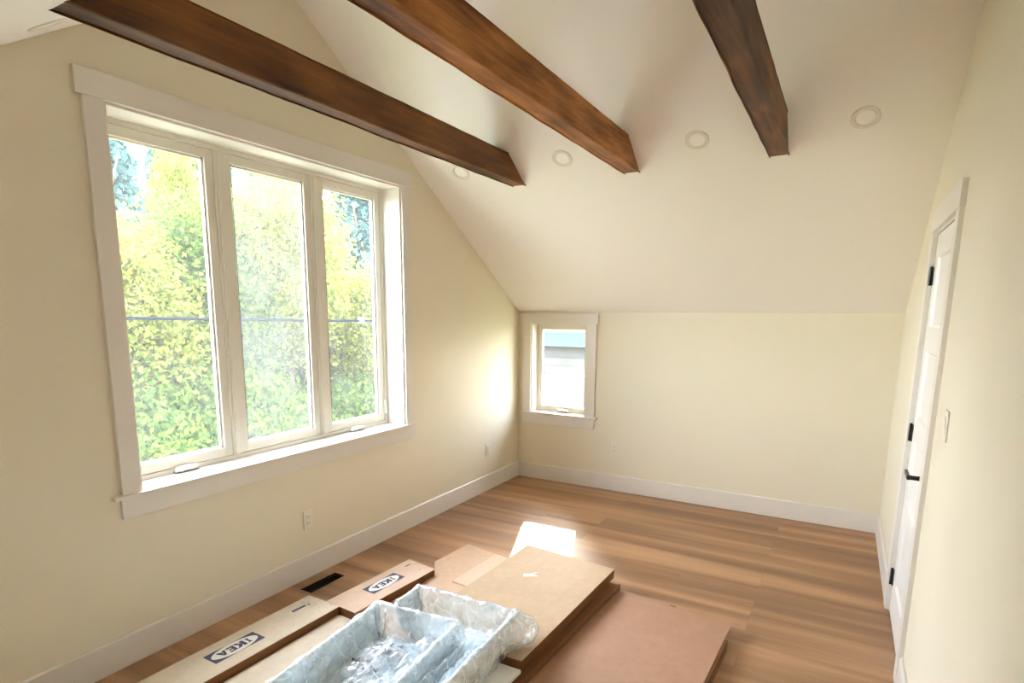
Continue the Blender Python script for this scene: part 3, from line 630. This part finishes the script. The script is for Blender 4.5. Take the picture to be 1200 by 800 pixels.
# ------------------------------------------------------------------ plastic wrapped drawers
def tray(center, rot, w_, l_, h_, zb, label, wrap, seed, puff, left=None, arm=None):
    """open drawer: far edge at local y=0, runs to y=-l_; w_ wide"""
    r=empty('wrapped_drawer',(center[0],center[1],zb),(0,0,rot)); tag(r,label,'drawer')
    t=.006; tp=.012
    def wallp(p0,p1,q0,q1,hh):  # outer bottom p0-p1, outer top q0-q1
        m=MB(); n=(Vector(p1)-Vector(p0)).normalized(); n=Vector((-n.y,n.x))*t
        m.hexa([(p0[0],p0[1],0),(p1[0],p1[1],0),(p1[0]+n.x,p1[1]+n.y,0),(p0[0]+n.x,p0[1]+n.y,0)],[(q0[0],q0[1],hh),(q1[0],q1[1],hh),(q1[0]+n.x,q1[1]+n.y,hh),(q0[0]+n.x,q0[1]+n.y,hh)])
        return m
    hw=w_/2; ll=left or l_
    m=wallp((hw-tp,-l_),(hw-tp,-tp),(hw,-l_),(hw,0),h_); m.box(hw-t-.003,hw+.004,-l_,.003,h_-.004,h_+.003); m.build('side_panel',M['tray'],r,bevel=.0012)
    m=wallp((-hw+tp,-tp),(-hw+tp,-ll),(-hw,0),(-hw,-ll),h_); m.box(-hw-.004,-hw+t+.003,-ll,.003,h_-.004,h_+.003); m.build('side_panel',M['tray'],r,bevel=.0012)
    m=MB(); m.box(-hw+tp,hw-tp,-ll,-tp,0.001,.006)
    if arm: m.box(hw-arm,hw-tp,-l_,-ll,0.001,.006)
    m.build('bottom_panel',M['tray'],r,bevel=-1)
    for nm,pts in (('far_rim',[(-hw,0,h_),(hw,0,h_)]),('far_base_rail',[(-hw+tp,-tp,.006),(hw-tp,-tp,.006)]),('near_rim',[(hw-(arm or w_),-l_,h_),(hw,-l_,h_)]),('corner_post',[(-hw+.002,0,h_),(-hw+tp,-tp,.006)]),('corner_post',[(hw-.002,0,h_),(hw-tp,-tp,.006)])):
        m=MB(); m.tube(pts,.0035,8); m.build(nm,M['board'],r)
    # film: a sleeve draped round the rim with crumples
    n1=300; n2=56; m=MB(); rnd=random.Random(seed); grid=[]
    per=[]
    P4=[(-hw,-ll),(-hw,0),(hw,0),(hw,-l_)]
    segL=[ll,w_,l_]; tot=sum(segL)
    def pos(s):
        d=s*tot
        for k in range(3):
            if d<=segL[k]+1e-9:
                a=Vector(P4[k]); b=Vector(P4[k+1]); u=(b-a).normalized(); n=Vector((-u.y,u.x)); return a+u*d,n,k,d/segL[k]
            d-=segL[k]
    for i in range(n1+1):
        s=i/n1; p,n,k,f=pos(min(s,1)); 
        # smooth normal at corners
        for dd in (-.02,.02):
            _,nn,_,_=pos(min(max(s+dd,0),1)); n=n+nn
        n=n.normalized()
        col=[]
        for jx in range(n2+1):
            v=jx/n2
            if v<.45:   # outside, bottom to rim
                a=v/.45; z=h_*a; off=.010+.020*math.sin(math.pi*a)
                off+=puff(s)*math.sin(math.pi*min(1,a*.9+.1))
            elif v<.55:
                a=(v-.45)/.10; z=h_+.010*math.sin(math.pi*a); off=.010+puff(s)*.25*(1-a)-.03*a
            else:
                a=(v-.55)/.45; z=h_-(h_-.018)*min(1,a*1.35); off=-.02-.02*a-(.12*max(0,a-.6))
            Q=Vector((p.x*9,p.y*9,z*9+seed))
            cr=.011*noise.noise(Q*1.6)+.010*(.3-abs(noise.noise(Q*3.2+Vector((3,1,seed)))))+.006*(.25-abs(noise.noise(Vector((s*tot*16,z*7,seed)))))+.0045*(.25-abs(noise.noise(Q*3.4+Vector((z*30,0,5)))))+.001*noise.noise(Q*11)
            zz=max(.003,z+.009*noise.noise(Q*2+Vector((7,0,0)))+(.002*noise.noise(Q*9)))
            col.append((p.x+n.x*(off+cr),p.y+n.y*(off+cr),zz))
        grid.append(col)
    for col in grid: m.v+=col
    for i in range(n1):
        for jx in range(n2):
            a=i*(n2+1)+jx; m.f.append((a,a+n2+1,a+n2+2,a+1)); m.m.append(0)
    m.build('plastic_wrap',wrap,r,bevel=-1,smooth=True)
    return r
t2=tray((1.313,-2.868),math.radians(3),.54,.95,.14,.1215+.030,'plastic wrapped white drawer at the back right, against the tan box',M['film'],3,lambda s:.075*math.exp(-((s-.44)/.06)**2)+.022*math.exp(-((s-.10)/.03)**2),left=.17,arm=.17)
t1=tray((1.172,-3.055),math.radians(6),.43,.95,.15,.1215,'plastic wrapped white drawer at the front left, holding the small parts bags',M['film'],8,lambda s:.03*math.exp(-((s-.40)/.05)**2))

# small parts bags in the front drawer
def pouch(loc,rot,a,b,h,mt,label,marks,name='parts_bag',seed=1):
    r=empty(name,loc,rot); tag(r,label,'bag')
    m=MB(); N1=28; N2=18; g=[]
    for i in range(N1+1):
        for jx in range(N2+1):
            u=i/N1*2-1; v=jx/N2*2-1
            e=(1-abs(u)**2.6)*(1-abs(v)**2.2)
            wv=noise.noise(Vector((u*3+seed,v*3,1)))*.35+noise.noise(Vector((u*8+seed,v*8,2)))*.2
            z=h*max(0,e)**.5*(1+wv)+.003*noise.noise(Vector((u*7,v*7,seed)))
            m.v.append((a*u*(1-.12*v*v),b*v*(1-.10*u*u),max(0.0,z)))
    for i in range(N1):
        for jx in range(N2):
            k=i*(N2+1)+jx; m.f.append((k,k+N2+1,k+N2+2,k+1)); m.m.append(0)
    n=len(m.v); 
    film_=m.build('pouch',mt,r,bevel=-1,smooth=True)
    if marks:
        rd=random.Random(seed)
        for q in range(marks):
            k=MB()
            u=rd.uniform(-.6,.6); v=rd.uniform(-.6,.6); e=(1-abs(u)**2.6)*(1-abs(v)**2.2); z=h*e**.5*1.22+.003
            x,y=a*u,b*v; an=rd.uniform(0,3); dx,dy=.010*math.cos(an),.010*math.sin(an); k.hexa([(x-dx,y-dy,z),(x+dx,y+dy,z),(x+dx-dy*.4,y+dy+dx*.4,z),(x-dx-dy*.4,y-dy+dx*.4,z)],[(x-dx,y-dy,z+.001),(x+dx,y+dy,z+.001),(x+dx-dy*.4,y+dy+dx*.4,z+.001),(x-dx-dy*.4,y-dy+dx*.4,z+.001)])
            k.build('printed_dash',M['slot'],r,bevel=-1)
    return r
M['bagfilm']=film('parts_bag_film',.55,(.9,.92,.95))
pouch((1.17,-3.26,.150),(0,.05,.55),.10,.055,.045,M['bagfilm'],'small clear bag with black dashes inside the front drawer',11,seed=5)
hb=pouch((1.13,-3.385,.150),(0,0,.2),.075,.05,.03,M['bagfilm'],'small clear bag of metal screws inside the front drawer',0,seed=9,name='screw_bag')
for k in range(9):
    m=MB(); rd=random.Random(k+30); x,y=rd.uniform(-.04,.03),rd.uniform(-.025,.025); an=rd.uniform(0,3.1); dx,dy=math.cos(an),math.sin(an); z=.012+.02*rd.random()
    m.tube([(x,y,z),(x+dx*.026,y+dy*.026,z)],.0028,8); m.tube([(x+dx*.026,y+dy*.026,z),(x+dx*.031,y+dy*.031,z)],[.0035,.0062],10); m.build('screw',M['chrome'] if k%3 else M['black'],hb)
pouch((1.30,-3.13,.150),(0,-.05,-.4),.085,.06,.055,M['film_thick'],'crumpled empty clear plastic wrapper inside the front drawer',0,seed=13,name='plastic_wrapper')
def crumple(loc,rot,a,b,h,label,seed):
    o=bpy.data.objects.new('loose_film',None); m=MB(); n1,n2=70,46
    for i in range(n1+1):
        for jx in range(n2+1):
            u=i/n1*2-1; v=jx/n2*2-1; P=Vector((u*2.2+seed,v*1.6,seed*.3))
            z=.35+.55*noise.noise(P)+.5*(.35-abs(noise.noise(P*1.9)))+.18*(.3-abs(noise.noise(P*4.1)))
            e=min(1,(1-u*u)*2.2)*min(1,(1-v*v)*2.2)
            m.v.append((a*u+.01*noise.noise(P*2+Vector((9,0,0))),b*v+.01*noise.noise(P*2+Vector((0,9,0))),max(.001,h*z*(.25+.75*e))))
    for i in range(n1):
        for jx in range(n2):
            k=i*(n2+1)+jx; m.f.append((k,k+n2+1,k+n2+2,k+1)); m.m.append(0)
    o=m.build('loose_film',M['film'],None,bevel=-1,smooth=False); o.location=loc; o.rotation_euler=(0,0,rot)
    return tag(o,label,'plastic film')
crumple((1.205,-3.50,.134),.10,.165,.38,.085,'crumpled clear plastic film lying inside the front drawer',2.3)
crumple((1.50,-3.36,.166),.07,.055,.40,.10,'crumpled clear plastic film in the narrow gap between both drawers',7.1)
# ------------------------------------------------------------------ outside
GZ=-3.3
g=MB(); g.box(-60,40,-50,60,GZ-.2,GZ); struct(g.build('ground',M['lawn']))
g=MB(); g.box(-7.5,-4.0,-30,40,GZ,GZ+.03); struct(g.build('road',M['street']))
bd=MB(); bd.box(-T-.02,-T,YF-T,T,GZ,-.1); bd.box(-T,W+.3,T,T+.02,GZ,-.1)
struct(bd.build('wall_exterior',M['exterior']))

def leaves(n, rx, rz, size, seed, conif=False):
    rs=np.random.RandomState(seed)
    nc=max(8,n//70); 
    cc=rs.normal(size=(nc,3)); cc/=np.linalg.norm(cc,axis=1)[:,None]; rad=rs.uniform(.45,1.0,size=(nc,1))**.5; cc*=rad
    idx=rs.randint(0,nc,size=n); p=cc[idx]+rs.normal(size=(n,3))*.17
    if conif:
        h=rs.uniform(-1,1,size=n); th=rs.uniform(0,2*np.pi,size=n); rr_=(1-(h+1)/2)*rs.uniform(.55,1.05,size=n); tier=.12*np.sin(h*26)
        p=np.stack([rr_*np.cos(th),rr_*np.sin(th),h+tier*rr_],1)
    P=p*np.array([rx,rx,rz])
    a=rs.normal(size=(n,3)); a/=np.linalg.norm(a,axis=1)[:,None]; b=np.cross(a,rs.normal(size=(n,3))); b/=np.linalg.norm(b,axis=1)[:,None]
    sz=size*rs.uniform(.6,1.3,size=(n,1)); a*=sz; b*=sz*.55
    V=np.stack([P-a,P+b,P+a,P-b],1).reshape(-1,3)
    me=bpy.data.meshes.new('foliage'); me.vertices.add(4*n); me.vertices.foreach_set('co',V.astype(np.float32).ravel())
    me.loops.add(4*n); me.loops.foreach_set('vertex_index',np.arange(4*n,dtype=np.int32)); me.polygons.add(n)
    me.polygons.foreach_set('loop_start',np.arange(0,4*n,4,dtype=np.int32)); me.update(calc_edges=True); return me
ML={'y':leaves(34000,1.6,2.3,.065,1),'g':leaves(34000,1.6,2.3,.065,2),'c':leaves(26000,1.6,4.5,.11,3,True),'b':leaves(16000,1.3,1.0,.06,4)}
for k_,mm in (('y','leaf_yellow'),('g','leaf_green'),('c','leaf_dark'),('b','leaf_green')): ML[k_].materials.append(M[mm])
ML['yg']=ML['g'].copy(); ML['yg'].materials.clear(); ML['yg'].materials.append(M['leaf_yellow'])
def tree(kind,x,y,z,s,label,cat='tree',group='trees outside the large window',sz=None,name='tree'):
    """z is the height of the crown's centre"""
    r=empty(name,(x,y,GZ),(0,0,random.random()*6)); tag(r,label,cat,group)
    f=bpy.data.objects.new('foliage',ML[kind]); COL.objects.link(f); f.parent=r; f.location=(0,0,z-GZ); f.scale=(s,s,(sz or s))
    m=MB(); hgt=(z-GZ); m.tube([(0,0,0),(.04*s,.02,hgt*.35),(-.05*s,.05,hgt*.7),(.03,0,hgt+.6*s)],[.16*s,.13*s,.09*s,.03*s],9)
    for k in range(5):
        a=k*2.4; m.tube([(0,0,hgt*.55+k*.12*s),(.5*s*math.cos(a),.5*s*math.sin(a),hgt*.8+k*.15*s),(1.0*s*math.cos(a),1.0*s*math.sin(a),hgt*.95+k*.2*s)],[.06*s,.04*s,.015*s],6)
    m.build('trunk',M['bark'],r)
    return r
TREES=[('y',-10.0,1.15,1.2,.95,.9,'yellow green leafy tree filling the left pane of the large window'),
 ('y',-12.6,4.35,3.2,.40,1.05,'tall narrow yellow tree rising behind the left window pane'),
 ('g',-10.6,3.7,1.5,1.0,1.05,'green leafy tree behind the bar between left and middle panes'),
 ('yg',-9.8,5.35,2.55,.92,1.0,'large pale yellow green tree seen through the middle pane'),
 ('g',-11.4,7.2,.2,1.0,.8,'green tree low in the middle and right window panes'),
 ('y',-9.2,8.0,.75,.95,.82,'bright yellow tree crown low in the right pane of the large window'),
 ('g',-12.5,12.9,1.0,1.3,.8,'round green tree beyond the right window pane')]
for k_,x,y,z,s,sz,l in TREES: tree(k_,x,y,z,s,l,sz=sz)
CON=[(-19.5,5.6,5.6,1.8,'dark conifer rising at the top left of the left pane'),(-20.5,9.9,6.6,1.9,'dark blue green conifer behind the bar right of the left pane'),
     (-21,14.2,6.2,1.9,'tall dark conifer behind the top of the middle pane'),(-20,19.0,6.6,2.1,'tall dark blue green conifer in the right window pane'),(-22,-1,4.5,1.7,'dark conifer beyond the left window edge')]
for x,y,z,s,l in CON: tree('c',x,y,z,s,l,'conifer','conifers in the background','' and None,'conifer_tree')
# added tall tree, out of view, put here to block sun from the large window
for x,y,z,s,l in ((-3.9,5.05,6.3,1.1,'added unseen tall tree blocking the sun, to the right of the large window'),):
    tree('g',x,y,z,s,l,'tree','added sun blocking trees out of view')
BUSH=[(-7.9,.6,-1.6,1.1),(-8.2,2.2,-1.9,1.2),(-8.4,3.6,-1.7,1.2),(-8.2,5.0,-2.2,1.1),(-8.4,6.6,-1.6,1.2),(-8.2,8.4,-1.7,1.2),(-9.4,1.5,-.9,1.2),(-9.6,3.0,-1.0,1.3)]
BL=['leftmost low bush below the left window pane','second low bush below the left pane','low bush under the left and middle panes','low bush seen at the bottom of the middle pane','low bush at the bottom between middle and right panes','rightmost low bush under the right pane','taller bush behind the leftmost low bush','taller bush behind the second low bush']
for (x,y,z,s),l in zip(BUSH,BL):
    r=empty('bush',(x,y,GZ),(0,0,x*7+y)); tag(r,l,'bush','bushes outside the large window')
    f=bpy.data.objects.new('foliage',ML['b']); COL.objects.link(f); f.parent=r; f.location=(0,0,z-GZ); f.scale=(s,s,s*1.1)
    m=MB(); m.tube([(0,0,0),(0,.02,z-GZ)],[.05,.02],7); m.build('stem',M['bark'],r)
# power cable with a clamp
m=MB(); pts=[(-8.0+.0*t,-8+t*1.2,1.60-.0225*(t*1.2)+.0006*(t*1.2-10)**2*.3) for t in range(22)]
pts=[(-7.2,y,1.495-.0215*y+.0006*y*y) for y in np.linspace(-8,16,25)]
m.tube(pts,.026,8); o=m.build('power_cable',M['cable'],None,bevel=-1,smooth=True); tag(o,'dark overhead cable crossing in front of the trees','cable')
cl=empty('cable_clamp',(-7.2,5.30,1.40)); tag(cl,'small pinkish clamp on the overhead cable, right window pane','clamp')
m=MB(); m.box(-.05,.05,-.06,.06,-.06,.08); m.build('clamp_body',mat('clamp',(190,150,160),.6),cl,bevel=.01)

def house(name,x0,x1,y0,y1,zt,wallm,roofm,label,axis='x',rh=1.4,floorw=True):
    r=empty(name,((x0+x1)/2,(y0+y1)/2,GZ)); tag(r,label,'house')
    m=MB(); m.box(x0,x1,y0,y1,GZ,zt)
    # clapboard courses as thin ledges
    z=GZ+.2
    while z<zt: 
        m.box(x0-.02,x1+.02,y0-.02,y1+.02,z,z+.02); z+=.2
    part('wall',m,wallm,r,bevel=-1)
    m=MB(); o=.35; ym=(y0+y1)/2; xm=(x0+x1)/2
    if axis=='x': m.prism([(x0-o,y0-o,zt),(x0-o,y1+o,zt),(x0-o,ym,zt+rh)],(x1-x0+2*o,0,0))
    else: m.prism([(x0-o,y0-o,zt),(x1+o,y0-o,zt),(xm,y0-o,zt+rh)],(0,y1-y0+2*o,0))
    part('roof',m,roofm,r)
    return r
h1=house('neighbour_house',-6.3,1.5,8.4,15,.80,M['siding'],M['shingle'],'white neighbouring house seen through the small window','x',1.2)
for x in (-3.4,-2.0):
    m=MB(); m.box(x,x+.7,8.34,8.37,-1.2,.1); wn=part('window',m,M['vinyl'],h1); m=MB(); m.box(x+.06,x+.64,8.32,8.338,-1.14,.04); part('pane',m,M['slot'],wn)
h2=house('neighbour_house',-17,-13.8,-4,4.45,1.5,M['siding_grey'],M['shingle'],'grey neighbouring house at the lower left of the large window','y',1.0)
m=MB(); m.box(-14.6,-14.2,4.47,6.0,GZ,.5); part('brick_wall',m,M['brick'],h2)

# ------------------------------------------------------------------ light
SKY=1.0
wd=bpy.data.worlds.new('world'); sc.world=wd; wd.use_nodes=True; nt=wd.node_tree; L=nt.links; N=nt.nodes
bg=N['Background']; sky=N.new('ShaderNodeTexSky'); sky.sky_type='NISHITA'; sky.sun_disc=False; sky.sun_elevation=math.radians(31); sky.sun_rotation=math.radians(-21); sky.dust_density=1.5; sky.air_density=1.0
tc=N.new('ShaderNodeTexCoord'); n=N.new('ShaderNodeTexNoise'); n.inputs['Scale'].default_value=2.5; n.inputs['Detail'].default_value=5; L.new(tc.outputs['Generated'],n.inputs['Vector'])
mr=N.new('ShaderNodeMapRange'); mr.inputs['From Min'].default_value=.35; mr.inputs['From Max'].default_value=.65; mr.inputs['To Min'].default_value=.35; mr.inputs['To Max'].default_value=.9; L.new(n.outputs['Fac'],mr.inputs['Value'])
sm=N.new('ShaderNodeVectorMath'); sm.operation='SCALE'; sm.inputs['Scale'].default_value=.30; L.new(sky.outputs[0],sm.inputs[0])
mx=N.new('ShaderNodeMix'); mx.data_type='RGBA'; mx.inputs['B'].default_value=(1.0,1.0,1.02,1); L.new(mr.outputs[0],mx.inputs['Factor']); L.new(sm.outputs[0],mx.inputs['A'])
L.new(mx.outputs['Result'],bg.inputs['Color']); bg.inputs['Strength'].default_value=7.0
sun=bpy.data.lights.new('sun','SUN'); sun.energy=7.5; sun.angle=math.radians(.55); sun.color=(1,.93,.82)
so=bpy.data.objects.new('sun',sun); COL.objects.link(so)
so.rotation_euler=Vector((.379,-1,-.607)).to_track_quat('-Z','Y').to_euler(); so.location=(-4,10,8)

# ------------------------------------------------------------------ camera
cam=bpy.data.cameras.new('camera'); co=bpy.data.objects.new('camera',cam); COL.objects.link(co); sc.camera=co
yaw,pit,rol=.51589,-.15859,.00641
fw=Vector((-math.sin(yaw)*math.cos(pit),math.cos(yaw)*math.cos(pit),math.sin(pit)))
rt=Vector((math.cos(yaw),math.sin(yaw),0)); up=rt.cross(fw)
r2=rt*math.cos(rol)+up*math.sin(rol); u2=-rt*math.sin(rol)+up*math.cos(rol)
co.matrix_world=Matrix(((r2.x,u2.x,-fw.x,2.76418),(r2.y,u2.y,-fw.y,-4.99247),(r2.z,u2.z,-fw.z,1.62367),(0,0,0,1)))
cam.sensor_width=36; cam.lens=681.797/1200*36; cam.shift_x=-.00047; cam.shift_y=74.75/1200; cam.clip_start=.02; cam.clip_end=500

vs=sc.view_settings; vs.view_transform='Standard'; vs.look='None'; vs.gamma=1; vs.exposure=2.03; vs.use_curve_mapping=False
cy=sc.cycles; cy.use_denoising=True; cy.max_bounces=12; cy.diffuse_bounces=8; cy.transparent_max_bounces=24; cy.transmission_bounces=6; cy.glossy_bounces=4
cy.caustics_reflective=False; cy.caustics_refractive=False; cy.sample_clamp_indirect=8
